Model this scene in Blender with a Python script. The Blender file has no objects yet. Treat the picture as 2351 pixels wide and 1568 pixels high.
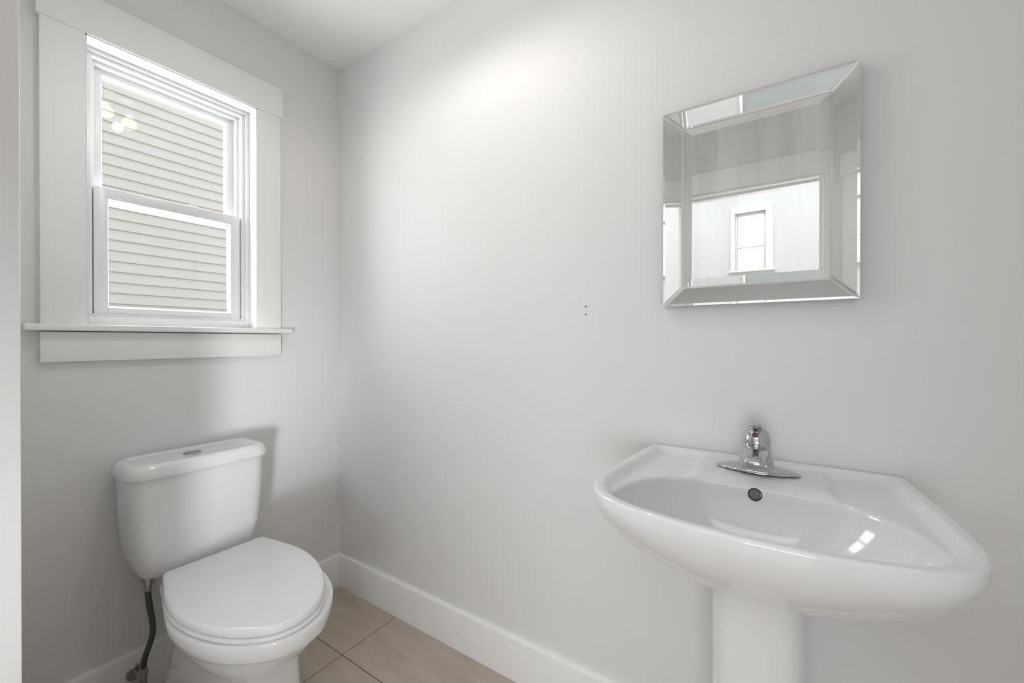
import bpy, bmesh, math, random
from mathutils import Vector, Matrix
random.seed(4)
S = bpy.context.scene
COL = S.collection
PI = math.pi

# ------------------------------------------------------------------ camera
F_PX = 947.63
cam_d = bpy.data.cameras.new('camera'); cam = bpy.data.objects.new('camera', cam_d); COL.objects.link(cam)
yaw, pitch = 0.5850, -0.0036
fwd = Vector((math.cos(yaw) * math.cos(pitch), math.sin(yaw) * math.cos(pitch), math.sin(pitch)))
cam.location = (-1.1857, -1.7730, 1.1613)
cam.rotation_euler = fwd.to_track_quat('-Z', 'Y').to_euler()
cam_d.sensor_width = 36.0; cam_d.lens = 36.0 * F_PX / 2351.0
cam_d.clip_start = 0.02; cam_d.clip_end = 100
S.camera = cam

# ------------------------------------------------------------------ light and exposure
S.view_settings.view_transform = 'Standard'; S.view_settings.look = 'None'
S.view_settings.gamma = 1.0; S.view_settings.use_curve_mapping = False
S.view_settings.exposure = 0.08
S.cycles.max_bounces = 14; S.cycles.diffuse_bounces = 8; S.cycles.glossy_bounces = 6
S.cycles.transparent_max_bounces = 12
S.cycles.caustics_reflective = False; S.cycles.caustics_refractive = False
S.cycles.sample_clamp_indirect = 6.0
S.cycles.use_denoising = True

world = bpy.data.worlds.new('sky'); S.world = world; world.use_nodes = True
wb = world.node_tree.nodes['Background']
wb.inputs[0].default_value = (0.97, 0.985, 1.0, 1); wb.inputs[1].default_value = 1.18


def area(name, loc, to, sx, sy, power, col=(1, 1, 1), spread=180.0):
    d = bpy.data.lights.new(name, 'AREA'); d.shape = 'RECTANGLE'; d.size = sx; d.size_y = sy
    d.energy = power; d.color = col; d.spread = math.radians(spread)
    o = bpy.data.objects.new(name, d); COL.objects.link(o); o.location = loc
    o.rotation_euler = (Vector(to) - Vector(loc)).to_track_quat('-Z', 'Y').to_euler()
    return o


# daylight through the bathroom window, then three lights added unseen in the hall
area('window_daylight', (-0.6155, 0.15, 1.66), (-0.6155, -1.0, 1.60), 0.40, 0.72, 9.9, (0.95, 0.98, 1.0))
area('hall_floor_sun_beam', (-3.09, -3.56, 0.40), (-0.47, -0.05, 0.92), 0.46, 0.60, 1.15, (0.97, 0.985, 1.0), 18.0)  # added narrow beam standing in for low sun glancing off the hall floor
area('hall_low_fill', (-3.86, -2.50, 0.88), (-1.0, -2.50, 0.80), 2.1, 0.64, 48.0, (0.93, 0.965, 1.0))  # added low fill below the mirror's view; no window stands here
area('hall_ceiling_fill', (-2.75, -1.75, 2.96), (-2.75, -1.75, 0.0), 1.9, 3.2, 44.0, (0.93, 0.965, 1.0))  # added overhead fill; the hall ceiling has no opening
# ceiling lamp bulb (its fitting is built below)
LAMP = Vector((-0.515, -0.93, 2.44))
BULBS = ((-0.055, 0.035), (0.055, -0.035))
pd = bpy.data.lights.new('lamp_bulb', 'SPOT'); pd.energy = 7.0; pd.color = (1.0, 0.955, 0.90)
pd.shadow_soft_size = 0.022; pd.spot_size = math.radians(178); pd.spot_blend = 0.45
po = bpy.data.objects.new('lamp_bulb', pd); COL.objects.link(po); po.location = LAMP + Vector((0, 0, -0.155))


# ------------------------------------------------------------------ materials
def nodes_of(name):
    m = bpy.data.materials.new(name); m.use_nodes = True
    nt = m.node_tree; b = nt.nodes['Principled BSDF']
    return m, nt, b


def mat(name, col, rough=0.5, metal=0.0, spec=0.5, bump=0.0, bscale=200.0, vary=0.0, vscale=3.0, coat=0.0):
    m, nt, b = nodes_of(name)
    b.inputs['Base Color'].default_value = (*col, 1); b.inputs['Roughness'].default_value = rough
    b.inputs['Metallic'].default_value = metal; b.inputs['Specular IOR Level'].default_value = spec
    if coat:
        b.inputs['Coat Weight'].default_value = coat; b.inputs['Coat Roughness'].default_value = 0.04
    tc = nt.nodes.new('ShaderNodeTexCoord')
    if bump:
        n = nt.nodes.new('ShaderNodeTexNoise'); n.inputs['Scale'].default_value = bscale; n.inputs['Detail'].default_value = 3
        bp = nt.nodes.new('ShaderNodeBump'); bp.inputs['Strength'].default_value = bump; bp.inputs['Distance'].default_value = 0.002
        nt.links.new(tc.outputs['Object'], n.inputs['Vector'])
        nt.links.new(n.outputs['Fac'], bp.inputs['Height']); nt.links.new(bp.outputs['Normal'], b.inputs['Normal'])
    if vary:
        n = nt.nodes.new('ShaderNodeTexNoise'); n.inputs['Scale'].default_value = vscale; n.inputs['Detail'].default_value = 4
        r = nt.nodes.new('ShaderNodeMixRGB'); r.inputs[1].default_value = (*[c * (1 - vary) for c in col], 1)
        r.inputs[2].default_value = (*[min(1, c * (1 + vary)) for c in col], 1)
        nt.links.new(tc.outputs['Object'], n.inputs['Vector'])
        nt.links.new(n.outputs['Fac'], r.inputs[0]); nt.links.new(r.outputs[0], b.inputs['Base Color'])
    return m


M = {}
M['wall'] = mat('greige wall paint', (0.736, 0.732, 0.731), 0.55, spec=0.3, bump=0.10, bscale=160, vary=0.012, vscale=1.5)
M['ceiling'] = mat('white ceiling paint', (0.88, 0.88, 0.88), 0.8, spec=0.2, bump=0.08, bscale=220)
M['trim'] = mat('white satin trim paint', (0.84, 0.838, 0.832), 0.5, spec=0.35, bump=0.03, bscale=60)
M['vinyl'] = mat('white vinyl', (0.76, 0.765, 0.77), 0.3, spec=0.5, bump=0.01)
M['gasket'] = mat('grey gasket', (0.30, 0.30, 0.31), 0.6, bump=0.02)
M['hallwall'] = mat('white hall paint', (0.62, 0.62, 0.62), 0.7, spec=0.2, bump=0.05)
M['china'] = mat('white vitreous china', (0.785, 0.787, 0.79), 0.10, spec=0.5, bump=0.012, bscale=14, coat=0.3)
M['plastic'] = mat('white gloss plastic', (0.80, 0.80, 0.803), 0.16, spec=0.5, bump=0.01, bscale=20)
M['chrome'] = mat('polished chrome', (0.56, 0.57, 0.57), 0.05, metal=1.0, bump=0.01, bscale=30)
M['brushed'] = mat('brushed steel', (0.42, 0.42, 0.41), 0.28, metal=1.0, bump=0.08, bscale=300)
M['overflow'] = mat('shaded overflow grey', (0.16, 0.16, 0.17), 0.35, bump=0.01)
M['print'] = mat('grey green print', (0.37, 0.395, 0.39), 0.5, bump=0.02, vary=0.12, vscale=9)
M['dark'] = mat('dark hollow', (0.02, 0.02, 0.02), 0.7, bump=0.01)
M['red'] = mat('red indicator', (0.11, 0.004, 0.02), 0.5, bump=0.01)
M['door'] = mat('white door paint', (0.69, 0.685, 0.675), 0.4, spec=0.35, bump=0.03, bscale=80)
M['ground'] = mat('gravel ground', (0.36, 0.35, 0.33), 0.9, bump=0.5, bscale=40, vary=0.2, vscale=30)
M['siding'] = mat('cream vinyl siding', (0.82, 0.793, 0.742), 0.55, spec=0.3, bump=0.05, bscale=120, vary=0.02, vscale=2)


def braided():
    m, nt, b = nodes_of('braided hose')
    b.inputs['Metallic'].default_value = 0.75; b.inputs['Roughness'].default_value = 0.38
    tc = nt.nodes.new('ShaderNodeTexCoord'); w = nt.nodes.new('ShaderNodeTexWave')
    w.inputs['Scale'].default_value = 160; w.bands_direction = 'DIAGONAL'
    r = nt.nodes.new('ShaderNodeValToRGB')
    r.color_ramp.elements[0].color = (0.085, 0.087, 0.08, 1); r.color_ramp.elements[1].color = (0.16, 0.165, 0.15, 1)
    nt.links.new(tc.outputs['Object'], w.inputs['Vector']); nt.links.new(w.outputs['Fac'], r.inputs[0])
    nt.links.new(r.outputs[0], b.inputs['Base Color'])
    return m


M['braid'] = braided()


def mirror_mat(name, tint, dirt):
    m, nt, b = nodes_of(name)
    b.inputs['Base Color'].default_value = (*tint, 1); b.inputs['Metallic'].default_value = 1.0
    b.inputs['Roughness'].default_value = 0.005
    out = nt.nodes['Material Output']
    if dirt:   # faint dried wipe marks on the glass
        tc = nt.nodes.new('ShaderNodeTexCoord'); mp = nt.nodes.new('ShaderNodeMapping')
        mp.inputs['Scale'].default_value = (3, 26, 2.2)
        n = nt.nodes.new('ShaderNodeTexNoise'); n.inputs['Scale'].default_value = 1.0; n.inputs['Detail'].default_value = 5
        n.inputs['Distortion'].default_value = 0.6
        r = nt.nodes.new('ShaderNodeMapRange'); r.inputs[1].default_value = 0.38; r.inputs[2].default_value = 0.72
        r.inputs[3].default_value = 0.0; r.inputs[4].default_value = dirt
        d = nt.nodes.new('ShaderNodeBsdfDiffuse'); d.inputs[0].default_value = (0.86, 0.86, 0.86, 1)
        mx = nt.nodes.new('ShaderNodeMixShader')
        nt.links.new(tc.outputs['Object'], mp.inputs['Vector']); nt.links.new(mp.outputs[0], n.inputs['Vector'])
        nt.links.new(n.outputs['Fac'], r.inputs[0]); nt.links.new(r.outputs[0], mx.inputs[0])
        nt.links.new(b.outputs[0], mx.inputs[1]); nt.links.new(d.outputs[0], mx.inputs[2])
        nt.links.new(mx.outputs[0], out.inputs['Surface'])
    return m


M['mirror'] = mirror_mat('silvered glass', (0.96, 0.975, 0.965), 0.22)
M['mirror_strip'] = mirror_mat('silvered bevel glass', (0.96, 0.975, 0.955), 0.06)


def pane_mat():
    m = bpy.data.materials.new('window glass'); m.use_nodes = True; nt = m.node_tree
    nt.nodes.remove(nt.nodes['Principled BSDF']); out = nt.nodes['Material Output']
    t = nt.nodes.new('ShaderNodeBsdfTransparent'); t.inputs[0].default_value = (0.96, 0.97, 0.965, 1)
    g = nt.nodes.new('ShaderNodeBsdfGlossy'); g.inputs['Roughness'].default_value = 0.0
    f = nt.nodes.new('ShaderNodeFresnel')
    ge = nt.nodes.new('ShaderNodeNewGeometry'); io = nt.nodes.new('ShaderNodeMix'); io.data_type = 'FLOAT'
    io.inputs[2].default_value = 1.5; io.inputs[3].default_value = 1 / 1.5      # same reflection on both faces of the thin pane
    nt.links.new(ge.outputs['Backfacing'], io.inputs[0]); nt.links.new(io.outputs[0], f.inputs[0])
    mx = nt.nodes.new('ShaderNodeMixShader')
    nt.links.new(f.outputs[0], mx.inputs[0]); nt.links.new(t.outputs[0], mx.inputs[1])
    nt.links.new(g.outputs[0], mx.inputs[2]); nt.links.new(mx.outputs[0], out.inputs['Surface'])
    return m


M['pane'] = pane_mat()


def emit_mat(name, col, strength):
    m, nt, b = nodes_of(name)
    b.inputs['Base Color'].default_value = (0.85, 0.84, 0.82, 1); b.inputs['Roughness'].default_value = 0.25
    b.inputs['Emission Color'].default_value = (*col, 1); b.inputs['Emission Strength'].default_value = strength
    return m


M['lampglass'] = emit_mat('lit frosted glass', (1.0, 0.80, 0.58), 5.0)


def tile_mat():
    m, nt, b = nodes_of('wood look floor tile')
    L = nt.links; N = nt.nodes.new
    g = N('ShaderNodeNewGeometry'); sp = N('ShaderNodeSeparateXYZ'); L.new(g.outputs['Position'], sp.inputs[0])

    def math_(op, a, bb=None, c=None):
        n = N('ShaderNodeMath'); n.operation = op
        for i, v in enumerate((a, bb, c)):
            if v is None: continue
            if isinstance(v, (int, float)): n.inputs[i].default_value = v
            else: L.new(v, n.inputs[i])
        return n.outputs[0]

    def cell(axis, off, size):
        t = math_('DIVIDE', math_('SUBTRACT', sp.outputs[axis], off), size)
        idx = math_('FLOOR', t); fr = math_('SUBTRACT', t, idx)
        d = math_('MULTIPLY', math_('MINIMUM', fr, math_('SUBTRACT', 1.0, fr)), size)
        return idx, d
    ix, dx = cell('X', -0.2665, 0.303); iy, dy = cell('Y', -0.4130, 0.606)
    d = math_('MINIMUM', dx, dy)
    grout = N('ShaderNodeMapRange'); grout.inputs[1].default_value = 0.0010; grout.inputs[2].default_value = 0.0019
    grout.inputs[3].default_value = 1.0; grout.inputs[4].default_value = 0.0; L.new(d, grout.inputs[0])
    mp = N('ShaderNodeMapping'); mp.inputs['Scale'].default_value = (16, 2.6, 1); L.new(g.outputs['Position'], mp.inputs['Vector'])
    cmb = N('ShaderNodeCombineXYZ'); L.new(math_('MULTIPLY', ix, 5.3), cmb.inputs[0]); L.new(math_('MULTIPLY', iy, 3.7), cmb.inputs[1])
    add = N('ShaderNodeVectorMath'); L.new(mp.outputs[0], add.inputs[0]); L.new(cmb.outputs[0], add.inputs[1])
    n1 = N('ShaderNodeTexNoise'); n1.inputs['Scale'].default_value = 1.3; n1.inputs['Detail'].default_value = 7
    n1.inputs['Distortion'].default_value = 0.9; L.new(add.outputs[0], n1.inputs['Vector'])
    cr = N('ShaderNodeValToRGB'); L.new(n1.outputs['Fac'], cr.inputs[0])
    e = cr.color_ramp.elements; e[0].position = 0.25; e[0].color = (0.42, 0.352, 0.287, 1)
    e[1].position = 0.75; e[1].color = (0.54, 0.468, 0.39, 1)
    mx = N('ShaderNodeMixRGB'); L.new(grout.outputs[0], mx.inputs[0]); L.new(cr.outputs[0], mx.inputs[1])
    mx.inputs[2].default_value = (0.10, 0.076, 0.055, 1); L.new(mx.outputs[0], b.inputs['Base Color'])
    b.inputs['Roughness'].default_value = 0.45
    bp = N('ShaderNodeBump'); bp.inputs['Strength'].default_value = 0.5; bp.inputs['Distance'].default_value = 0.002; bp.invert = True
    L.new(grout.outputs[0], bp.inputs['Height']); L.new(bp.outputs[0], b.inputs['Normal'])
    return m


M['tile'] = tile_mat()


# ------------------------------------------------------------------ helpers
def link(name, bm, m, parent=None, smooth=True, angle=35.0):
    bmesh.ops.remove_doubles(bm, verts=bm.verts, dist=1e-6)
    bmesh.ops.recalc_face_normals(bm, faces=bm.faces)
    me = bpy.data.meshes.new(name); bm.to_mesh(me); bm.free()
    me.materials.append(m)
    if smooth:
        me.shade_smooth(); me.set_sharp_from_angle(angle=math.radians(angle))
    o = bpy.data.objects.new(name, me); COL.objects.link(o)
    if parent is not None:
        top = parent
        off = Vector((0, 0, 0))
        while top is not None:
            off += Vector(top.location); top = top.parent
        me.transform(Matrix.Translation(-off))
        o.parent = parent
    return o


def thing(name, loc, label, cat, group=None):
    o = bpy.data.objects.new(name, None); COL.objects.link(o); o.location = loc; o.empty_display_size = 0.05
    o['label'] = label; o['category'] = cat
    if group: o['group'] = group
    return o


def tag(o, label, cat, kind=None, group=None):
    o['label'] = label; o['category'] = cat
    if kind: o['kind'] = kind
    if group: o['group'] = group
    return o


def box(bm, x0, x1, y0, y1, z0, z1, bev=0.0, seg=2):
    vs = [bm.verts.new((x, y, z)) for x in (x0, x1) for y in (y0, y1) for z in (z0, z1)]
    fs = [bm.faces.new([vs[i] for i in q]) for q in
          ((0, 1, 3, 2), (4, 6, 7, 5), (0, 4, 5, 1), (2, 3, 7, 6), (0, 2, 6, 4), (1, 5, 7, 3))]
    if bev:
        es = list({e for f in fs for e in f.edges})
        bmesh.ops.bevel(bm, geom=es, offset=bev, segments=seg, profile=0.5, affect='EDGES')
    return bm


def boxes(*specs, bev=0.0, seg=2):
    bm = bmesh.new()
    for s in specs: box(bm, *s, bev=bev, seg=seg)
    return bm


def loft(bm, rings, cap0=True, cap1=True):
    R = [[bm.verts.new(p) for p in r] for r in rings]
    n = len(R[0])
    for a, b in zip(R, R[1:]):
        for i in range(n):
            j = (i + 1) % n
            bm.faces.new((a[i], a[j], b[j], b[i]))
    if cap0: bm.faces.new(R[0][::-1])
    if cap1: bm.faces.new(R[-1])
    return bm


def tube(bm, pts, r, n=14, caps=True):
    pts = [Vector(p) for p in pts]; rings = []
    up = Vector((0.13, 0.31, 0.94)).normalized()
    for i, p in enumerate(pts):
        t = (pts[min(i + 1, len(pts) - 1)] - pts[max(i - 1, 0)]).normalized()
        a = t.cross(up).normalized(); b = a.cross(t).normalized(); up = b
        rr = r[i] if isinstance(r, (list, tuple)) else r
        rings.append([p + a * (rr * math.cos(2 * PI * k / n)) + b * (rr * math.sin(2 * PI * k / n)) for k in range(n)])
    return loft(bm, rings, caps, caps)


def cr(pts, n):
    """Catmull-Rom through pts (tuples), n samples per span."""
    P = [Vector(p) for p in pts]; out = []
    for i in range(len(P) - 1):
        p0 = P[i - 1] if i else P[0] * 2 - P[1]; p1, p2 = P[i], P[i + 1]
        p3 = P[i + 2] if i + 2 < len(P) else P[-1] * 2 - P[-2]
        for k in range(n):
            t = k / n
            out.append(0.5 * ((2 * p1) + (p2 - p0) * t + (2 * p0 - 5 * p1 + 4 * p2 - p3) * t * t + (3 * p1 - p0 - 3 * p2 + p3) * t ** 3))
    out.append(P[-1]); return out


def ss(a, b, x):
    t = max(0.0, min(1.0, (x - a) / (b - a))); return t * t * (3 - 2 * t)


def polar(half, c, n):
    """half = (v, u) points of one side of a shape symmetric in v, from back centre to front centre.
    Returns n points (v, u) where rays from (0, c) leave the shape, angle 0 at the front, turning towards +v."""
    poly = [(p[0], p[1]) for p in half]
    poly = poly + [(-v, u) for v, u in reversed(poly)]
    out = []
    for k in range(n):
        a = 2 * PI * k / n
        dv, du = math.sin(a), math.cos(a); best = None
        for (v1, u1), (v2, u2) in zip(poly, poly[1:] + poly[:1]):
            ev, eu = v2 - v1, u2 - u1
            den = dv * eu - du * ev
            if abs(den) < 1e-12: continue
            t = (v1 * eu - (u1 - c) * ev) / den
            s = (v1 * du - (u1 - c) * dv) / den
            if t > 0 and -1e-9 <= s <= 1 + 1e-9 and (best is None or t > best): best = t
        out.append((dv * best, c + du * best))
    return out


# ------------------------------------------------------------------ room shell
CEIL = 2.44
BY_ = -0.783
WX = -1.54            # inner face of the door wall
WS = -2.28            # inner face of the wall behind the camera
WT = 0.14
wx0, wx1, wz0, wz1 = -0.8580, -0.3730, 1.1900, 2.0830     # window opening
DY0, DY1, DZ = -2.120, -1.262, 2.036                       # doorway in the door wall

floor = link('floor', boxes((WX - 0.12, 0.1, WS - 0.1, 0.12, -0.08, 0.0)), M['tile'], smooth=False)
tag(floor, 'beige wood-look tile floor with dark grout lines', 'floor', 'structure')
ceil = link('ceiling', boxes((WX - 0.06, 0.1, WS - 0.1, WT, CEIL, CEIL + 0.08)), M['ceiling'], smooth=False)
tag(ceil, 'flat white painted ceiling above the window and mirror walls', 'ceiling', 'structure')
w = link('wall_north', boxes((WX - 0.12, wx0, 0, WT, 0, CEIL), (wx1, 0.1, 0, WT, 0, CEIL), (wx0, wx1, 0, WT, 0, wz0),
                             (wx0, wx1, 0, WT, wz1, CEIL)), M['wall'], smooth=False)
tag(w, 'greige wall holding the window above the toilet', 'wall', 'structure')
w = link('wall_east', boxes((0, 0.1, WS - 0.1, 0, 0, CEIL)), M['wall'], smooth=False)
tag(w, 'greige wall holding the bevelled mirror above the sink', 'wall', 'structure')
w = link('wall_south', boxes((WX, 0, WS - 0.1, WS, 0, CEIL)), M['wall'], smooth=False)
tag(w, 'greige wall opposite the window wall', 'wall', 'structure')
w = link('wall_west', boxes((WX - 0.12, WX, DY1, 0, 0, CEIL), (WX - 0.12, WX, WS - 0.1, DY0, 0, CEIL),
                            (WX - 0.12, WX, DY0, DY1, DZ, CEIL)), M['wall'], smooth=False)
tag(w, 'greige wall with the doorway, seen in the mirror', 'wall', 'structure')


def baseboard(name, horizontal, a0, a1, at, sign, label):
    """a moulded strip: flat face with an eased top edge"""
    prof = [(0, 0), (0.015, 0), (0.015, 0.139), (0.0135, 0.1445), (0.010, 0.148), (0, 0.149)]
    bm = bmesh.new(); rings = []
    for a in (a0, a1):
        rings.append([((a, at + sign * d, z) if horizontal else (at + sign * d, a, z)) for d, z in prof])
    loft(bm, rings)
    return tag(link(name, bm, M['trim'], angle=50), label, 'baseboard', 'structure')


baseboard('baseboard_north', True, -1.0572, -0.0152, 0, -1, 'white baseboard along the window wall behind the toilet')
baseboard('baseboard_east', False, WS, 0, 0, -1, 'white baseboard along the mirror wall beneath the sink')
baseboard('baseboard_south', True, WX, -0.0152, WS, 1, 'white baseboard along the wall opposite the window')
baseboard('baseboard_west', False, DY1 + 0.09, BY_ - 0.0152, WX, 1, 'white baseboard beside the doorway')
# doorway casing (seen in the mirror)
T = bpy.data.objects.new('trim_1', None); COL.objects.link(T); T.location = (WX, (DY0 + DY1) / 2, 0)
tag(T, 'white flat casing around the doorway, reflected in the mirror', 'door frame', 'structure')
link('head_casing', boxes((WX, WX + 0.02, DY0 - 0.10, DY1 + 0.10, DZ, DZ + 0.12), bev=0.002), M['trim'], T)
link('side_casing', boxes((WX, WX + 0.018, DY0 - 0.09, DY0, 0, DZ), bev=0.002), M['trim'], T)
link('side_casing', boxes((WX, WX + 0.018, DY1, DY1 + 0.09, 0, DZ), bev=0.002), M['trim'], T)
link('jamb', boxes((WX - 0.12, WX, DY0, DY0 + 0.015, 0, DZ), (WX - 0.12, WX, DY1 - 0.015, DY1, 0, DZ),
                   (WX - 0.12, WX, DY0 + 0.015, DY1 - 0.015, DZ - 0.015, DZ), (WX - 0.075, WX - 0.04, DY0 + 0.0145, DY0 + 0.027, 0, DZ - 0.0145),
                   (WX - 0.075, WX - 0.04, DY1 - 0.027, DY1 - 0.0145, 0, DZ - 0.0145), (WX - 0.075, WX - 0.04, DY0 + 0.027, DY1 - 0.027, DZ - 0.027, DZ - 0.0145)), M['trim'], T)

# boxed-out closet corner whose edge shows at the left of the view
BX, BY = -1.0725, -0.7830
tag(link('wall_closet', boxes((WX - 0.02, BX, BY, 0.02, 0, CEIL), bev=0.002), M['wall']), 'greige boxed-out wall corner at the left edge beside the toilet', 'wall', 'structure')
tag(link('baseboard_closet', boxes((WX, BX + 0.015, BY - 0.015, BY, 0, 0.148), (BX, BX + 0.015, BY, 0, 0, 0.148), bev=0.001), M['trim']), 'white baseboard around the boxed-out wall corner', 'baseboard', 'structure')

# ------------------------------------------------------------------ window
WC = (wx0 + wx1) / 2
W = thing('window_1', (WC, 0, wz0), 'white single-hung window with flat casing above the toilet', 'window'); W['kind'] = 'structure'
link('head_casing', boxes((-0.9560, -0.2755, -0.024, 0.0, 2.0830, 2.2030), bev=0.0015), M['trim'], W)
link('side_casing', boxes((-0.9495, wx0, -0.020, 0.0, 1.2050, 2.0830), bev=0.0012), M['trim'], W)
link('side_casing', boxes((wx1, -0.2830, -0.020, 0.0, 1.2050, 2.0830), bev=0.0012), M['trim'], W)
st = boxes((-0.9825, -0.2470, -0.046, 0.0, 1.1885, 1.2070), bev=0.0035, seg=3)
box(st, wx0 + 0.001, wx1 - 0.001, -0.01, 0.06, 1.1886, 1.2069)
link('stool', st, M['trim'], W)
link('apron', boxes((-0.9495, -0.2830, -0.020, 0.0, 1.0980, 1.1850), bev=0.0012), M['trim'], W)
# jamb liner, faces of the opening
link('jamb', boxes((wx0 - 0.004, wx0 + 0.004, -0.018, 0.13, 1.2000, wz1 + 0.004), (wx1 - 0.004, wx1 + 0.004, -0.018, 0.13, 1.2000, wz1 + 0.004),
                   (wx0, wx1, -0.018, 0.13, wz1 - 0.004, wz1 + 0.004)), M['vinyl'], W, smooth=False)


def frame_ring(x0, x1, z0, z1, wl, wr, wb, wt, y0, y1, bev=0.0015, bm=None):
    """rectangular frame of outer size x0..x1, z0..z1 with the given member widths"""
    bm = bm or bmesh.new()
    box(bm, x0, x0 + wl, y0, y1, z0, z1, bev=bev); box(bm, x1 - wr, x1, y0, y1, z0, z1, bev=bev)
    if wb: box(bm, x0 + wl - .0005, x1 - wr + .0005, y0, y1, z0, z0 + wb, bev=bev)
    if wt: box(bm, x0 + wl - .0005, x1 - wr + .0005, y0, y1, z1 - wt, z1, bev=bev)
    return bm


FX0, FX1 = wx0 + 0.004, wx1 - 0.004
fr = frame_ring(FX0, FX1, 1.2069, wz1 - 0.004, 0.024, 0.024, 0.040, 0.020, 0.052, 0.078)
frame_ring(FX0, FX1, 1.2069, wz1 - 0.004, 0.012, 0.012, 0.030, 0.010, 0.040, 0.056, bm=fr)
frame_ring(FX0, FX1, 1.2069, wz1 - 0.004, 0.034, 0.034, 0.030, 0.030, 0.076, 0.135, bm=fr)
link('frame', fr, M['vinyl'], W)


def sash(name, x0, x1, z0, z1, side, bot, top, y, bead):
    bm = frame_ring(x0, x1, z0, z1, side, side, bot, top, y, y + 0.030, bev=0.002)
    s = link(name, bm, M['vinyl'], W)
    a0, a1, b0, b1 = x0 + side - .001, x1 - side + .001, z0 + bot - .001, z1 - top + .001
    bb = bmesh.new()                                    # glazing bead: sloping inner frame
    o = [(a0, y + .004, b0), (a1, y + .004, b0), (a1, y + .004, b1), (a0, y + .004, b1)]
    i = [(a0 + bead, y + .016, b0 + bead), (a1 - bead, y + .016, b0 + bead), (a1 - bead, y + .016, b1 - bead), (a0 + bead, y + .016, b1 - bead)]
    k = [(p[0], y + .024, p[2]) for p in i]; q = [(p[0], y + .024, p[2]) for p in o]
    loft(bb, [o, i, k, q], False, False)
    link('glazing_bead', bb, M['vinyl'], s, smooth=False)
    gk = frame_ring(a0 + bead - .0015, a1 - bead + .0015, b0 + bead - .0015, b1 - bead + .0015, .0022, .0022, .0022, .0022, y + .0162, y + .0185, bev=0)
    link('gasket', gk, M['gasket'], s, smooth=False)
    p = boxes((a0 + .001, a1 - .001, y + .0175, y + .0205, b0 + .001, b1 - .001))
    link('pane', p, M['pane'], s, smooth=False)
    return s


sash('upper_sash', WC - 0.2085, WC + 0.2085, 1.612, 2.058, 0.026, 0.036, 0.026, 0.100, 0.005)
lo = sash('lower_sash', WC - 0.2105, WC + 0.2105, 1.2470, 1.6540, 0.0335, 0.020, 0.036, 0.056, 0.006)
lk = boxes((WC + 0.035, WC + 0.075, 0.064, 0.082, 1.654, 1.659), (WC + 0.048, WC + 0.072, 0.068, 0.080, 1.659, 1.664), bev=0.0015)
link('latch', lk, M['vinyl'], W)

# ------------------------------------------------------------------ outside
NY = 3.55
sd = bmesh.new(); EXP = 0.1005
z = -0.30
rows = []
while z < 6.0:
    # each course leans out to its lower edge and tucks back under the next one
    rows += [(NY - 0.021, z), (NY - 0.0215, z + 0.004), (NY - 0.004, z + EXP * 0.93), (NY + 0.001, z + EXP)]
    z += EXP
prev = None
for (y, zz) in rows:
    cur = (sd.verts.new((-6.0, y, zz)), sd.verts.new((7.0, y, zz)))
    if prev: sd.faces.new((prev[0], prev[1], cur[1], cur[0]))
    prev = cur
box(sd, -6.0, 7.0, NY + 0.01, NY + 3.0, -0.3, 6.0)
nb = link('neighbouring_house', sd, M['siding'], smooth=False)
tag(nb, 'house wall of cream lapped vinyl siding seen through the window', 'house')
g = link('ground', boxes((-8, 9, WT, NY + 4, -0.4, -0.3)), M['ground'], smooth=False)
tag(g, 'gravel ground between the two houses', 'ground', 'structure')

# ------------------------------------------------------------------ hall beyond the doorway (seen in the mirror)
HX0, HX1, HY0, HY1, HZ = -3.90, WX - 0.12, -3.60, 0.30, 3.0
tag(link('floor_hall', boxes((HX0 - 0.1, HX1, HY0 - 0.1, HY1 + 0.1, -0.08, 0.0)), M['tile'], smooth=False), 'beige tile floor of the hall beyond the doorway', 'floor', 'structure')
tag(link('ceiling_hall', boxes((HX0 - 0.1, HX1 + 0.1, HY0 - 0.1, HY1 + 0.1, HZ, HZ + 0.08)), M['ceiling'], smooth=False), 'white ceiling of the hall beyond the doorway', 'ceiling', 'structure')
hwy0, hwy1, hwz0, hwz1 = -1.600, -1.316, 1.905, 2.520
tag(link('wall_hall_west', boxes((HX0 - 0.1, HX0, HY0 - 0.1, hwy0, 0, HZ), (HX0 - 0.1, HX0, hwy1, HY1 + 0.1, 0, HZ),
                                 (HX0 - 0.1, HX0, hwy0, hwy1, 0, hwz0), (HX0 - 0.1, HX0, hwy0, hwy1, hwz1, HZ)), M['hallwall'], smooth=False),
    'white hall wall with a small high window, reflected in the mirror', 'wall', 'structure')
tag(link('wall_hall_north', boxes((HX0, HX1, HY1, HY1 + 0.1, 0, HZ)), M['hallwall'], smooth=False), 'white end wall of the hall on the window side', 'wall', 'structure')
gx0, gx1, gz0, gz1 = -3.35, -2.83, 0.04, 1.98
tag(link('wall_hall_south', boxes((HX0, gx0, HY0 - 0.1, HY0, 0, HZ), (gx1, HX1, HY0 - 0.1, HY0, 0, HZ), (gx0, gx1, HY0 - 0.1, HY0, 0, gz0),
                                  (gx0, gx1, HY0 - 0.1, HY0, gz1, HZ)), M['hallwall'], smooth=False), 'white end wall of the hall with the added glazed door', 'wall', 'structure')
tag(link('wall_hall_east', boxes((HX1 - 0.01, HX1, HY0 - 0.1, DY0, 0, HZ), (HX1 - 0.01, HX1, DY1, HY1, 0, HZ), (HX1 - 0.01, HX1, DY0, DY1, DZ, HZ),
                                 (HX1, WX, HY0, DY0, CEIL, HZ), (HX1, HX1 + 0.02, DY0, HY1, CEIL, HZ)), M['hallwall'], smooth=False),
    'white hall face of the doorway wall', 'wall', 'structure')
H = thing('window_2', (HX0, (hwy0 + hwy1) / 2, hwz0), 'small bright two-sash window reflected in the mirror', 'window'); H['kind'] = 'structure'
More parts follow.
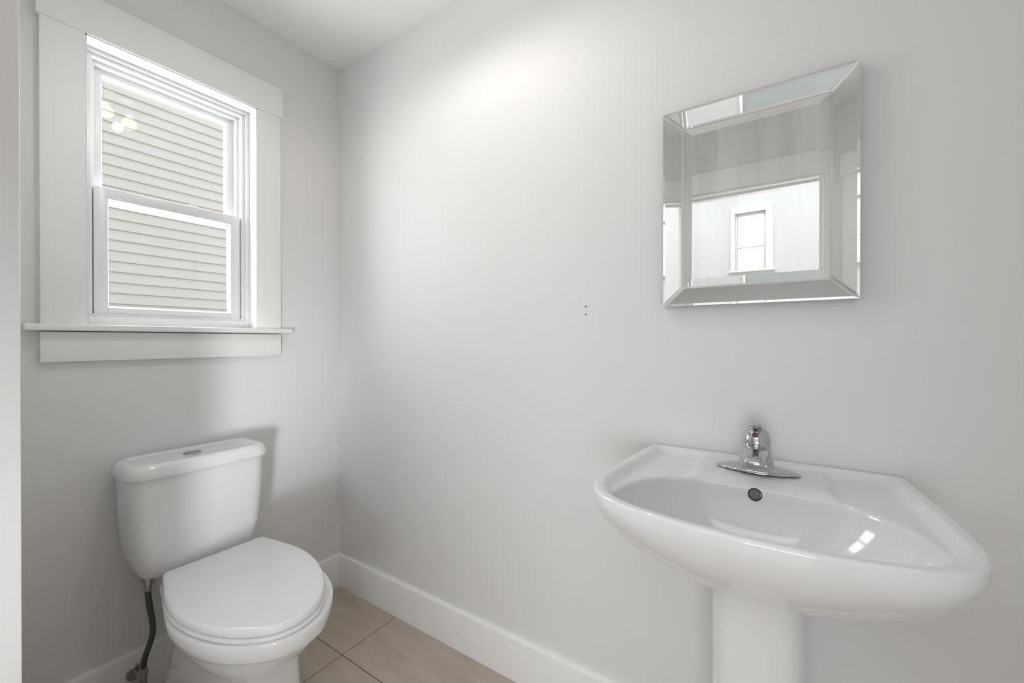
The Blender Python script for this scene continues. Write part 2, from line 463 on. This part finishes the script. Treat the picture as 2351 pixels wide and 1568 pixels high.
link('casing', boxes((HX0, HX0 + 0.018, hwy0 - 0.065, hwy0, hwz0, hwz1 + 0.065), (HX0, HX0 + 0.018, hwy1, hwy1 + 0.04, hwz0, hwz1 + 0.065),
                     (HX0, HX0 + 0.018, hwy0, hwy1, hwz1, hwz1 + 0.065), bev=0.001), M['trim'], H)
link('stool', boxes((HX0 - 0.02, HX0 + 0.05, hwy0 - 0.085, hwy1 + 0.06, hwz0 - 0.018, hwz0), bev=0.003), M['trim'], H)
hs = bmesh.new()
for (a, b_, c, d_) in ((hwy0, hwy0 + .02, hwz0, hwz1), (hwy1 - .02, hwy1, hwz0, hwz1), (hwy0 + .02, hwy1 - .02, hwz0, hwz0 + .02), (hwy0 + .02, hwy1 - .02, hwz1 - .02, hwz1), (hwy0 + .02, hwy1 - .02, 2.155, 2.180)):
    box(hs, HX0 - 0.06, HX0 - 0.03, a, b_, c, d_, bev=0.001)
link('sash', hs, M['vinyl'], H)
link('pane', boxes((HX0 - 0.047, HX0 - 0.044, hwy0 + .01, hwy1 - .01, hwz0 + .01, hwz1 - .01)), M['pane'], H, smooth=False)
FP_ = thing('framed_print', (HX0, -1.89, 1.24), 'grey-green framed print on the hall wall, reflected in the top strip of the mirror', 'picture')
link('print', boxes((HX0 + .001, HX0 + .012, -2.385, -1.415, 1.265, 1.505)), M['print'], FP_, smooth=False)
bm = bmesh.new()
for (a, b_, c, d_) in ((-2.41, -2.38, 1.24, 1.53), (-1.42, -1.39, 1.24, 1.53), (-2.38, -1.42, 1.24, 1.27), (-2.38, -1.42, 1.50, 1.53)): box(bm, HX0, HX0 + .022, a, b_, c, d_, bev=.002)
link('frame', bm, M['trim'], FP_)
G = thing('added_door', ((gx0 + gx1) / 2, HY0 - 0.05, gz0), 'unseen narrow glazed door added at the end of the hall', 'door'); G['kind'] = 'structure'  # unseen door added as a source for the low hall beam
link('leaf_frame', frame_ring(gx0, gx1, gz0, gz1, .05, .05, .08, .08, HY0 - 0.07, HY0 - 0.03), M['vinyl'], G)
link('pane', boxes((gx0 + .045, gx1 - .045, HY0 - .052, HY0 - .048, gz0 + .075, gz1 - .075)), M['pane'], G, smooth=False)

# ------------------------------------------------------------------ ceiling lamp (above the frame; its glow shows in the window glass)
CL = thing('ceiling_lamp', (LAMP.x, LAMP.y, LAMP.z), 'two-bulb ceiling lamp, its warm glow reflected in the upper window pane', 'lamp')
bm = bmesh.new(); n = 40
prof = [(0.02, 0.0), (0.150, 0.0), (0.155, -0.006), (0.155, -0.022), (0.145, -0.028), (0.02, -0.030)]
loft(bm, [[(LAMP.x + r * math.cos(2 * PI * k / n), LAMP.y + r * math.sin(2 * PI * k / n), LAMP.z + zz) for k in range(n)] for r, zz in prof])
link('base', bm, M['brushed'], CL)
for sx, sy in BULBS:
    cx_, cy_ = LAMP.x + sx, LAMP.y + sy
    cir = lambda r, zz: [(cx_ + r * math.cos(2 * PI * k / 24), cy_ + r * math.sin(2 * PI * k / 24), LAMP.z + zz) for k in range(24)]
    bm = bmesh.new(); loft(bm, [cir(.020, -.028), cir(.020, -.060), cir(.016, -.064)]); link('socket', bm, M['plastic'], CL)
    bm = bmesh.new(); loft(bm, [cir(.013, -.064), cir(.015, -.074)] + [cir(.033 * math.sin(math.radians(a)), -.105 - .033 * math.cos(math.radians(a)) * -1) for a in range(28, 176, 12)])
    link('bulb', bm, M['lampglass'], CL)

# ------------------------------------------------------------------ mirror
my0, my1, mz0, mz1 = -1.9073, -1.4963, 1.2519, 1.7690
iy0, iy1, iz0, iz1 = -1.8567, -1.5461, 1.3026, 1.7205
XO, XI = -0.0262, -0.0125
MR = thing('wall_mirror', (0, (my0 + my1) / 2, mz0), 'rectangular mirror framed by wide slanted mirror strips above the sink', 'mirror')
bk = boxes((-0.011, -0.0005, my0 + 0.012, my1 - 0.012, mz0 + 0.012, mz1 - 0.012))
link('backing', bk, M['gasket'], MR, smooth=False)
# centre glass: flat face with a narrow bevelled border
BV = 0.020
gl = bmesh.new()
o0 = [(-0.0100, iy0, iz0), (-0.0100, iy1, iz0), (-0.0100, iy1, iz1), (-0.0100, iy0, iz1)]
o1 = [(-0.0114, p[1], p[2]) for p in o0]
i1 = [(-0.0126, iy0 + BV, iz0 + BV), (-0.0126, iy1 - BV, iz0 + BV), (-0.0126, iy1 - BV, iz1 - BV), (-0.0126, iy0 + BV, iz1 - BV)]
loft(gl, [o0, o1, i1])
link('glass', gl, M['mirror'], MR, smooth=False)


def strip(outer, inner):
    """a mirror strip: sloping face from the raised outer edge down to the glass, thin polished bevels along all edges"""
    bm = bmesh.new()
    O = [Vector(p) for p in outer]; I = [Vector(p) for p in inner]
    quad = [O[0], O[1], I[1], I[0]]
    c = sum(quad, Vector()) / 4
    nrm = (O[1] - O[0]).cross(I[0] - O[0]).normalized()
    if nrm.x > 0: nrm = -nrm
    b = 0.0052
    face = []
    for k in range(4):
        p, pn, pp = quad[k], quad[(k + 1) % 4], quad[k - 1]
        e1 = (pn - p).normalized(); e2 = (pp - p).normalized()
        s = e1.cross(e2).length
        face.append(p + (e1 + e2) * (b / s) + nrm * 0.0008)
    back = [p - nrm * 0.004 for p in quad]
    loft(bm, [back, quad, face])
    return bm


e = 0.0004
co = {'bl': (XO, my1, mz0), 'tl': (XO, my1, mz1), 'tr': (XO, my0, mz1), 'br': (XO, my0, mz0)}
ci = {'bl': (XI, iy1, iz0), 'tl': (XI, iy1, iz1), 'tr': (XI, iy0, iz1), 'br': (XI, iy0, iz0)}
for a, b_ in (('bl', 'tl'), ('tl', 'tr'), ('tr', 'br'), ('br', 'bl')):
    link('frame_strip', strip((co[a], co[b_]), (ci[a], ci[b_])), M['mirror_strip'], MR, smooth=False)
sf = bmesh.new()
for a, b_ in (('bl', 'tl'), ('tl', 'tr'), ('tr', 'br'), ('br', 'bl')):
    A, B = Vector(co[a]), Vector(co[b_])
    A1, B1 = Vector((-0.0008, A.y, A.z)), Vector((-0.0008, B.y, B.z))
    ctr = Vector((0, (my0 + my1) / 2, (mz0 + mz1) / 2))
    def inn(p, d=0.0035): 
        return Vector((p.x, p.y + (d if p.y < ctr.y else -d), p.z + (d if p.z < ctr.z else -d)))
    loft(sf, [[A + Vector((.0012, 0, 0)), B + Vector((.0012, 0, 0)), B1, A1], [inn(A) + Vector((.003, 0, 0)), inn(B) + Vector((.003, 0, 0)), inn(B1), inn(A1)]])
link('edge_band', sf, M['brushed'], MR, smooth=False)

# ------------------------------------------------------------------ small screw holes left in the wall
for (y, zz, lab) in ((-1.2603, 1.2640, 'upper screw hole of the pair left of the mirror'), (-1.2604, 1.2400, 'lower screw hole of the pair left of the mirror'),
                     (-0.7617, 0.7683, 'upper screw hole of the lower pair between toilet and sink'), (-0.7617, 0.7454, 'lower screw hole of the lower pair between toilet and sink')):
    t = thing('wall_anchor', (0, y, zz), lab, 'screw hole', 'screw holes left in the mirror wall')
    r = 0.0026 if zz > 1 else 0.0023
    bm = bmesh.new()
    ring = lambda rr, x: [(x, y + rr * math.cos(2 * PI * k / 20), zz + rr * math.sin(2 * PI * k / 20)) for k in range(20)]
    loft(bm, [ring(r + 0.0014, 0.0), ring(r + 0.0010, -0.0007), ring(r, -0.0007), ring(r, 0.0)], False, False)
    link('rim', bm, M['trim'], t)
    bm = bmesh.new(); loft(bm, [ring(r, -0.0003), ring(r * .5, -0.0002)])
    link('hole', bm, M['dark'], t)

# ------------------------------------------------------------------ toilet
TX = -0.6115                   # centre line of the tank
SX = -0.6075                   # centre line of the bowl and seat
TO = thing('toilet', (SX, -0.40, 0), 'white close-coupled toilet with its lid down beneath the window', 'toilet')


def rrect(cx, cy, hx, y0, y1, r, z, n=10, bow=0.0):
    """rounded rectangle, x centre cx, half width hx, from y0 (front) to y1 (back); front edge bowed by bow"""
    pts = []
    for (sx, yc, a0) in ((1, y1 - r, 0), (-1, y1 - r, 90), (-1, y0 + r, 180), (1, y0 + r, 270)):
        for k in range(n + 1):
            a = math.radians(a0 + 90 * k / n)
            pts.append([cx + sx * (hx - r) + r * math.cos(a), yc + r * math.sin(a)])
    # extra points along the front so that it can bow
    front = pts[3 * (n + 1) - 1], pts[3 * (n + 1)]
    m = 12
    mid = [[front[0][0] + (front[1][0] - front[0][0]) * k / m, y0] for k in range(1, m)]
    pts = pts[:3 * (n + 1)] + mid + pts[3 * (n + 1):]
    out = []
    for x, y in pts:
        t = (x - cx) / hx
        f = max(0, (cy - y) / (cy - y0)) if y < cy else 0
        out.append((x, y - bow * (1 - t * t) * f, z))
    return out


# tank: tapers and rounds in towards its foot
tk = bmesh.new()
prof = [(0.4305, 0.138, 0.030, -0.162, 0.028), (0.432, 0.146, 0.026, -0.169, 0.032), (0.438, 0.1535, 0.024, -0.175, 0.035), (0.450, 0.160, 0.022, -0.179, 0.038),
        (0.475, 0.168, 0.020, -0.182, 0.042), (0.510, 0.177, 0.020, -0.185, 0.042), (0.56, 0.1825, 0.020, -0.187, 0.042), (0.64, 0.1870, 0.020, -0.188, 0.042), (0.72, 0.1900, 0.020, -0.189, 0.042), (0.748, 0.1905, 0.020, -0.189, 0.042)]
loft(tk, [rrect(TX, -0.10, hx, y0, -yb, r, zz, bow=0.010) for zz, hx, yb, y0, r in prof])
link('tank', tk, M['china'], TO, angle=60)
# tank lid: overhanging, rounded shoulders and a shallow dished top
ld = bmesh.new()
prof = [(0.744, 0.1905, 0.019, -0.192, 0.044), (0.7425, 0.1950, 0.016, -0.197, 0.046), (0.7445, 0.1985, 0.014, -0.2005, 0.047), (0.750, 0.1992, 0.0135, -0.2015, 0.047),
        (0.762, 0.1980, 0.0135, -0.2000, 0.046), (0.774, 0.1945, 0.015, -0.196, 0.045), (0.782, 0.1890, 0.017, -0.190, 0.042), (0.7855, 0.1830, 0.020, -0.184, 0.038),
        (0.7865, 0.1760, 0.024, -0.177, 0.034), (0.7850, 0.1680, 0.029, -0.168, 0.030), (0.7825, 0.1580, 0.035, -0.158, 0.026), (0.7810, 0.1480, 0.041, -0.149, 0.022), (0.7808, 0.120, 0.055, -0.130, 0.016)]
loft(ld, [rrect(TX, -0.10, hx, y0, -yb, r, zz, bow=0.008) for zz, hx, yb, y0, r in prof])
lid = link('tank_lid', ld, M['china'], TO, angle=60)
bt = bmesh.new(); bx, by = TX - 0.010, -0.108
ringz = lambda cx, cy, rx, ry, z, n=36: [(cx + rx * math.cos(2 * PI * k / n), cy + ry * math.sin(2 * PI * k / n), z) for k in range(n)]
loft(bt, [ringz(bx, by, .0255, .0255, .7800), ringz(bx, by, .0255, .0255, .7830), ringz(bx, by, .0240, .0240, .7842), ringz(bx, by, .0215, .0215, .7842), ringz(bx, by, .0208, .0208, .7832), ringz(bx, by, .010, .010, .7836)])
link('flush_button', bt, M['brushed'], lid, angle=30)
bt = boxes((bx - .0206, bx + .0206, by - .0006, by + .0006, .7834, .7838))
link('button_split', bt, M['gasket'], lid, smooth=False)

# seat lid, seat, bowl: D shapes; v to the right, u forward from the wall
LIDH = [(0, .2195), (.10, .2195), (.1370, .2198), (.1410, .2240), (.1495, .2550), (.1620, .3100), (.1745, .3700), (.1800, .4300), (.1780, .4850), (.1680, .5450), (.1440, .6200), (.1080, .6850), (.0580, .7370), (0, .7550)]


def dense(h, k=8):
    return [tuple(p) for p in cr([(a, b, 0) for a, b in h], k)]


NP = 160
LP = polar([(p[0], p[1]) for p in dense(LIDH)], 0.46, NP)


def ringD(P, grow, z, dx=0.0, cu=0.46, back=None, skew=0.0):
    """offset a polar outline outwards by grow metres; optionally keep the back from passing u=back"""
    out = []
    for v, u in P:
        L = math.hypot(v, u - cu); s = (L + grow) / L
        uu = cu + (u - cu) * s
        if back is not None: uu = max(uu, back)
        out.append((SX + .0025 + dx + v * s + skew * (.46 - uu), -uu, z))
    return out


sl = bmesh.new()
loft(sl, [ringD(LP, -.004, .4450, skew=.04), ringD(LP, -.0005, .4462, skew=.04), ringD(LP, .0005, .4490, skew=.04), ringD(LP, 0.0, .4580, skew=.04), ringD(LP, -.0020, .4625, skew=.04), ringD(LP, -.0050, .4647, skew=.04),
          ringD(LP, -.0100, .4655, skew=.04), ringD(LP, -.030, .4662, skew=.04), ringD(LP, -.075, .4670, skew=.04), ringD(LP, -.12, .4672, skew=.04)])
link('seat_lid', sl, M['plastic'], TO, angle=50)
se = bmesh.new()
loft(se, [ringD(LP, -.006, .4290, skew=.04), ringD(LP, -.001, .4300, skew=.04), ringD(LP, .0022, .4330, skew=.04), ringD(LP, .0030, .4370, skew=.04), ringD(LP, .0015, .4415, skew=.04), ringD(LP, -.003, .4435, skew=.04), ringD(LP, -.02, .4440, skew=.04)])
link('seat', se, M['plastic'], TO, angle=50)
for sg_ in (-1, 1):
    hg = bmesh.new()
    loft(hg, [rrect(SX + sg_ * .070, -.205, .016, -.216, -.194, .004, .4295), rrect(SX + sg_ * .070, -.205, .016, -.216, -.194, .004, .446), rrect(SX + sg_ * .070, -.205, .014, -.214, -.196, .004, .450)])
    link('seat_hinge', hg, M['plastic'], TO)

BOWH = [(0, .205), (.08, .205), (.125, .208), (.140, .225), (.152, .285), (.168, .350), (.1815, .410), (.1870, .455), (.1830, .520), (.1690, .590), (.1420, .656), (.1000, .711), (.052, .748), (0, .760)]
BP = polar([(p[0], p[1]) for p in dense(BOWH)], 0.46, NP)
PEDH = [(0, .150), (.07, .150), (.095, .160), (.104, .20), (.104, .30), (.103, .42), (.101, .50), (.094, .555), (.074, .592), (.04, .606), (0, .608)]
PP = polar([(p[0], p[1]) for p in dense(PEDH)], 0.40, NP)


def mixring(A, B, t, z, dx=0.004):
    return [(SX + dx + a[0] * (1 - t) + b[0] * t, -(a[1] * (1 - t) + b[1] * t), z) for a, b in zip(A, B)]


bw = bmesh.new()
BD = 0.0015
rings = [ringD(BP, -.030, .4285, BD), ringD(BP, -.006, .4288, BD), ringD(BP, -.0015, .4275, BD), ringD(BP, .001, .4235, BD), ringD(BP, .001, .414, BD), ringD(BP, -.002, .397, BD), ringD(BP, -.0055, .3825, BD),
         ringD(BP, -.0078, .3795, BD), ringD(BP, -.0118, .3775, BD), ringD(BP, -.0130, .3745, BD)]
for t, zz in ((.13, .366), (.19, .354), (.28, .338), (.38, .322), (.50, .307), (.64, .294), (.78, .284), (.90, .277), (.97, .270), (1.0, .260)):
    rings.append(mixring(BP, PP, .10 + t * .90 if t < 1 else 1.0, zz, BD))
for gr, zz in ((.001, .20), (.004, .14), (.009, .08), (.014, .03), (.016, .006), (.013, .0)):
    rings.append([(SX + BD + v * (1 + gr / .1), -(.40 + (u - .40) * (1 + gr / .2)), zz) for v, u in PP])
loft(bw, rings)
link('bowl', bw, M['china'], TO, angle=60)
# shelf of the bowl that carries the tank
sh = bmesh.new()
loft(sh, [rrect(SX, -.15, .085, -.27, -.05, .03, .30), rrect(SX, -.15, .100, -.30, -.04, .03, .37), rrect(SX, -.15, .106, -.30, -.036, .03, .405), rrect(SX, -.15, .108, -.30, -.036, .03, .424), rrect(SX, -.15, .104, -.296, -.040, .028, .4292), rrect(SX, -.15, .09, -.28, -.05, .02, .430)])
link('tank_shelf', sh, M['china'], TO, angle=60)

# supply hose and stop valve
hose_pts = cr([(-0.7430, -.120, .428), (-0.7425, -.120, .400), (-0.7425, -.121, .372), (-0.7385, -.120, .330), (-0.7325, -.117, .290), (-0.7285, -.112, .247), (-0.7320, -.106, .213), (-0.7400, -.098, .178), (-0.7450, -.090, .148), (-0.7450, -.085, .118)], 6)
WSH = thing('water_supply_hose', (-0.742, -.12, .43), 'grey braided supply hose hanging below the left of the toilet tank', 'hose')
bm = bmesh.new(); tube(bm, hose_pts[8:], .0082, 16); link('hose', bm, M['braid'], WSH)
bm = bmesh.new(); hx = lambda r, zz, n=12: [(-.743 + r * math.cos(2 * PI * k / n), -.12 + r * math.sin(2 * PI * k / n), zz) for k in range(n)]
loft(bm, [hx(.0170, .4300), hx(.0175, .4285), hx(.0175, .4160), hx(.0160, .4145), hx(.0125, .4140), hx(.0125, .4000), hx(.0105, .3985)])
link('coupling_nut', bm, M['brushed'], WSH, angle=20)
bm = bmesh.new(); tube(bm, [(-.7425, -.12, .399), (-.7425, -.12, .389), (-.7425, -.1202, .381)], [.0095, .0095, .0088], 18)
link('ferrule', bm, M['brushed'], WSH)
bm = bmesh.new(); tube(bm, [Vector(hose_pts[-1]) + Vector((0, 0, .018)), hose_pts[-1]], [.0090, .0100], 18)
link('ferrule', bm, M['brushed'], WSH)
SV = thing('shutoff_valve', (-.745, -.085, .10), 'small chrome stop valve on the wall below the supply hose', 'valve')
bm = bmesh.new(); tube(bm, [(-.745, -.085, .119), (-.745, -.085, .104)], .0118, 6); tube(bm, [(-.745, -.085, .106), (-.745, -.085, .062)], .0095, 16)
tube(bm, [(-.745, -.085, .082), (-.745, -.012, .082)], .0085, 16); tube(bm, [(-.745, -.020, .082), (-.745, -.0155, .082)], [.022, .026], 24)
link('body', bm, M['brushed'], SV, angle=25)
bm = bmesh.new(); tube(bm, [(-.750, -.088, .088), (-.768, -.096, .094)], .0055, 12)
n = 24; ax = Vector((-.022, -.010, .006)).normalized(); p0 = Vector((-.768, -.096, .094)); a = ax.cross(Vector((0, 0, 1))).normalized(); b_ = ax.cross(a)
rr = lambda d, r1: [p0 + ax * d + a * (r1 * (1 + .10 * math.cos(6 * 2 * PI * k / n)) * 1.25 * math.cos(2 * PI * k / n)) + b_ * (r1 * (1 + .10 * math.cos(6 * 2 * PI * k / n)) * .8 * math.sin(2 * PI * k / n)) for k in range(n)]
loft(bm, [rr(0, .010), rr(.002, .0125), rr(.008, .0125), rr(.010, .010)])
link('valve_handle', bm, M['brushed'], SV)

# ------------------------------------------------------------------ pedestal sink
SY, ZR = -1.7235, 0.8735       # centre line, rim height
PS = thing('pedestal_sink', (-.25, SY, 0), 'white pedestal sink with wide bow-fronted basin below the mirror', 'sink')
OUTH = [(0, .003), (.12, .003), (.23, .003), (.252, .005), (.2595, .014), (.2620, .032), (.2680, .10), (.2755, .19), (.2815, .27), (.2835, .325), (.2805, .370), (.2685, .412), (.2430, .447), (.2030, .472), (.1520, .4885), (.0900, .4990), (.04, .5025), (0, .5035)]
BWLH = [(0, .196), (.06, .199), (.115, .209), (.160, .231), (.196, .266), (.2200, .310), (.2315, .355), (.2330, .392), (.2230, .424), (.1960, .449), (.1540, .4665), (.1000, .4770), (.05, .4815), (0, .4830)]
NS = 256; CU = 0.36
PO = polar([(p[0], p[1]) for p in dense(OUTH, 10)], CU, NS)
PB = polar([(p[0], p[1]) for p in dense(BWLH, 10)], CU, NS)
W3 = lambda v, u, zz: (-u, SY - v, zz)          # v to the right in view, u out from the wall


def deck(v, u, d, db):
    """height of the deck relative to the rim at distance d in from the outer edge, db from the bowl edge"""
    back = 1 - ss(.20, .34, u)
    lip_w = .016 + .004 * back
    drop = .0035 + .0115 * (1 - ss(.36, .47, u))
    zz = -drop * ss(lip_w, lip_w + .022, d)
    plat = (1 - ss(.118, .136, abs(v))) * back
    zz += plat * .0095 * ss(lip_w, lip_w + .02, d) * ss(.002, .026, db)
    if d < .007: zz -= .007 - math.sqrt(max(0, .007 ** 2 - (.007 - d) ** 2))
    if db < .010: zz -= .010 - math.sqrt(max(0, .010 ** 2 - (.010 - db) ** 2))
    return zz


bs = bmesh.new(); rings = []
# underside, from the foot on the pedestal outwards and up to the rim
DEP = 0.154
QH = [(0, .055), (.06, .056), (.088, .075), (.098, .13), (.100, .20), (.092, .262), (.066, .298), (.03, .308), (0, .310)]
PQ = polar([(p[0], p[1]) for p in dense(QH, 8)], 0.19, NS)
PQs = PQ
NU = 26
# match the two outlines by direction about their own centres
rings.append([W3(v * .9, .19 + (u - .19) * .9, ZR - DEP - .0185) for v, u in PQs])
EX1, EX2 = 1.75, 1.55
for k in range(NU, -1, -1):
    th = k / NU * PI / 2
    lat = 1 - (math.cos(th)) ** (2 / EX1); dep = (math.sin(th)) ** (2 / EX2)
    rings.append([W3(a[0] * (1 - lat) + q[0] * lat, a[1] * (1 - lat) + q[1] * lat, ZR - .0185 - DEP * dep) for a, q in zip(PO, PQs)])
rings.append([W3(v, u, ZR - .012) for v, u in PO])
# deck
ts = [0.0, .01, .025, .045, .07, .10, .13, .16, .19, .22, .26, .30, .35, .40, .46, .52, .58, .64, .70, .76, .81, .86, .90, .935, .96, .98, .992, 1.0]
for t in ts:
    r = []
    for a, q in zip(PO, PB):
        v, u = a[0] + (q[0] - a[0]) * t, a[1] + (q[1] - a[1]) * t
        # inward distances use the perpendicular gap to the outer edge
        L = math.hypot(q[0] - a[0], q[1] - a[1])
        d, db = t * L, (1 - t) * L
        if u < .20: d = min(d, max(u - .003, 0), max(0, .2595 + u * .085 - abs(v)))
        r.append(W3(v, u, ZR + deck(v, u, d, db)))
    rings.append(r)
edge = rings[-1]
# bowl
DU, DR = .315, .021
edge_mean = sum(p[2] for p in edge) / len(edge)
ND = 22
for k in range(1, ND + 1):
    t = k / ND
    lat = t ** 1.25; dep = 1 - (1 - t) ** 2.5
    r = []
    for i, q in enumerate(PB):
        a = 2 * PI * i / NS
        ez = edge_mean + (edge[i][2] - edge_mean) * (1 - t) ** 3
        tv, tu = DR * math.sin(a), DU + DR * math.cos(a)
        v, u = q[0] * (1 - lat) + tv * lat, q[1] * (1 - lat) + tu * lat
        r.append(W3(v, u, ez * (1 - dep) + (ZR - .150) * dep))
    rings.append(r)
loft(bs, rings, True, True)
basin = link('basin', bs, M['china'], PS, angle=75)
# drain
bm = bmesh.new()
dr = lambda r, zz: [W3(r * math.sin(2 * PI * k / 32), DU + r * math.cos(2 * PI * k / 32), zz) for k in range(32)]
zb = ZR - .150
loft(bm, [dr(.0225, zb + .0005), dr(.021, zb + .003), dr(.016, zb + .002), dr(.015, zb - .004)], False, False)
dn = link('drain_ring', bm, M['chrome'], PS)
bm = bmesh.new(); loft(bm, [dr(.0145, zb + .001), dr(.014, zb + .004), dr(.008, zb + .006), dr(.002, zb + .0065)])
link('drain_plug', bm, M['chrome'], PS)
# pedestal
pb = bmesh.new()


def pedring(hw, u0, u1, r, zz, bow):
    return [(x, y, z_) for (y, x, z_) in [(p[0], p[1], p[2]) for p in rrect(SY - .004, -.18, hw, -u1, -u0, r, zz, bow=bow)]]


loft(pb, [pedring(.100, .075, .315, .050, 0.0, .012), pedring(.100, .075, .315, .050, .012, .012), pedring(.094, .08, .305, .048, .05, .012), pedring(.086, .085, .290, .044, .16, .012), pedring(.0805, .085, .283, .042, .34, .012),
          pedring(.0785, .085, .283, .040, .52, .012), pedring(.0785, .085, .286, .040, .67, .012), pedring(.080, .085, .290, .040, .7005, .012)])
link('pedestal', pb, M['china'], PS, angle=60)
# overflow opening on the rear wall of the bowl
bpy.context.view_layer.update()
dg = bpy.context.evaluated_depsgraph_get()
org = Vector(PS.location)
hit, loc, nor, _ = basin.ray_cast(Vector(cam.location) - org, (Vector((-.22, -1.7223, .8490)) - Vector(cam.location)).normalized())
if hit:
    loc = loc + org
    if nor.dot(Vector(cam.location) - loc) < 0: nor = -nor
    a = nor.cross(Vector((0, 0, 1))).normalized(); b_ = nor.cross(a).normalized()
    rg = lambda r, d: [loc + nor * d + a * (r * math.cos(2 * PI * k / 32)) + b_ * (r * math.sin(2 * PI * k / 32)) for k in range(32)]
    bm = bmesh.new(); loft(bm, [rg(.0128, -.002), rg(.0128, .0012), rg(.0118, .0018), rg(.0106, .0012), rg(.0106, -.001)], False, False)
    ov = link('overflow_ring', bm, M['dark'], PS)
    bm = bmesh.new(); loft(bm, [rg(.0107, -.0030), rg(.0107, .0006), rg(.005, .0010)])
    link('overflow_cap', bm, M['overflow'], PS)

# ------------------------------------------------------------------ faucet
FU, FZ = 0.108, ZR - .0038
FY = SY + .004
FA = thing('faucet', (-FU, FY, FZ), 'chrome single-lever faucet with oval base plate on the sink deck', 'faucet')
FP = lambda v, u, zz: (-(FU + u), FY - v, FZ + zz)


def ell(hv, hu, zz, u0=0.0, n=40, p=2.0, tilt=0.0):
    out = []
    for k in range(n):
        a = 2 * PI * k / n; c, s = math.cos(a), math.sin(a)
        v = hv * math.copysign(abs(s) ** (2 / p), s); u = hu * math.copysign(abs(c) ** (2 / p), c)
        out.append(FP(v, u0 + u, zz + tilt * u))
    return out


bm = bmesh.new()      # lens shaped base plate with pointed ends


def lens(s, zz):
    out = []
    for k in range(56):
        a = 2 * PI * k / 56; v = .0825 * s * math.sin(a); u = .036 * s * math.copysign(abs(math.cos(a)) ** 1.25, math.cos(a))
        out.append(FP(v, u + .002, zz))
    return out


loft(bm, [lens(.97, .0), lens(1.0, .0008), lens(1.0, .0022), lens(.97, .0040), lens(.85, .0070), lens(.66, .0100), lens(.45, .0120), lens(.2, .013)])
link('base_plate', bm, M['chrome'], FA, angle=40)
bm = bmesh.new()
loft(bm, [ell(.0355, .034, .004, 0, p=3.2), ell(.0350, .0335, .012, 0, p=3.2), ell(.0330, .031, .026, .001, p=2.8), ell(.0300, .0265, .042, .002, p=2.2), ell(.0280, .0250, .056, .003, p=2.1), ell(.0265, .024, .061, .003), ell(.020, .018, .062, .003)])
link('body', bm, M['chrome'], FA, angle=40)
# spout: broad tongue reaching out over the bowl
bm = bmesh.new(); rings = []
for (u, zc, hv, hz) in ((.004, .034, .0250, .0230), (.022, .040, .0240, .0190), (.042, .0445, .0225, .0150), (.062, .0455, .0210, .0120), (.080, .0435, .0198, .0100), (.094, .0405, .0188, .0085), (.101, .0380, .0170, .0068), (.1035, .0370, .0120, .0040)):
    r = []
    for k in range(32):
        a = 2 * PI * k / 32; c, s = math.cos(a), math.sin(a); p = 2.8
        r.append(FP(hv * math.copysign(abs(c) ** (2 / p), c), u, zc + hz * math.copysign(abs(s) ** (2 / p), s)))
    rings.append(r)
loft(bm, rings)
sp_ = link('spout', bm, M['chrome'], FA, angle=50)
bm = bmesh.new()
loft(bm, [[FP(.0165 * math.sin(2 * PI * k / 32), .082 + .0150 * math.cos(2 * PI * k / 32), zz) for k in range(32)] for zz in (.0345, .0290)])
link('aerator_shade', bm, M['dark'], FA)  # dark puck paints in the shaded gap under the spout lip
# tapering front panel below the spout and the dark joint under the handle
bm = bmesh.new()
pr = lambda hv, u0, u1, zz: [FP(-hv, u0, zz), FP(hv, u0, zz), FP(hv, u1 - .003, zz), FP(hv - .003, u1, zz), FP(-hv + .003, u1, zz), FP(-hv, u1 - .003, zz)]
loft(bm, [pr(.0275, .010, .0425, .0045), pr(.0265, .010, .0430, .014), pr(.0245, .010, .0455, .025), pr(.0225, .010, .0500, .034)])
link('front_panel', bm, M['chrome'], FA, angle=25)
bm = bmesh.new(); loft(bm, [ell(.0272, .0248, .0572, .003), ell(.0276, .0252, .0588, .003)]); link('handle_joint', bm, M['dark'], FA)
# handle: domed cap with a lever
bm = bmesh.new()
loft(bm, [ell(.0255, .0235, .0590, .003), ell(.0282, .026, .0585, .003), ell(.0290, .0270, .0640, .003), ell(.0285, .0268, .0710, .002), ell(.0262, .025, .0790, .001), ell(.0225, .0215, .0870, -.001), ell(.0175, .017, .0935, -.003), ell(.0105, .0105, .0975, -.004), ell(.003, .003, .0985, -.004)])
hd = link('handle', bm, M['chrome'], FA, angle=50)
bm = bmesh.new(); rings = []
for (u, zc, hv, hz) in ((-.012, .088, .0085, .0060), (.000, .0945, .0110, .0075), (.014, .0985, .0120, .0066), (.030, .1025, .0125, .0055), (.046, .1065, .0128, .0050), (.054, .1085, .0110, .0042), (.057, .1092, .0060, .0022)):
    r = []
    for k in range(24):
        a = 2 * PI * k / 24; c, s = math.cos(a), math.sin(a); p = 2.5
        r.append(FP(hv * math.copysign(abs(c) ** (2 / p), c), u, zc + hz * math.copysign(abs(s) ** (2 / p), s)))
    rings.append(r)
loft(bm, rings); link('lever', bm, M['chrome'], FA, angle=50)
bm = bmesh.new(); tube(bm, [FP(-.002, .020, .0815), FP(-.002, .0268, .0828)], [.0054, .0050], 20); dt = link('indicator_dot', bm, M['red'], FA); dt['label'] = 'dark red temperature dot'
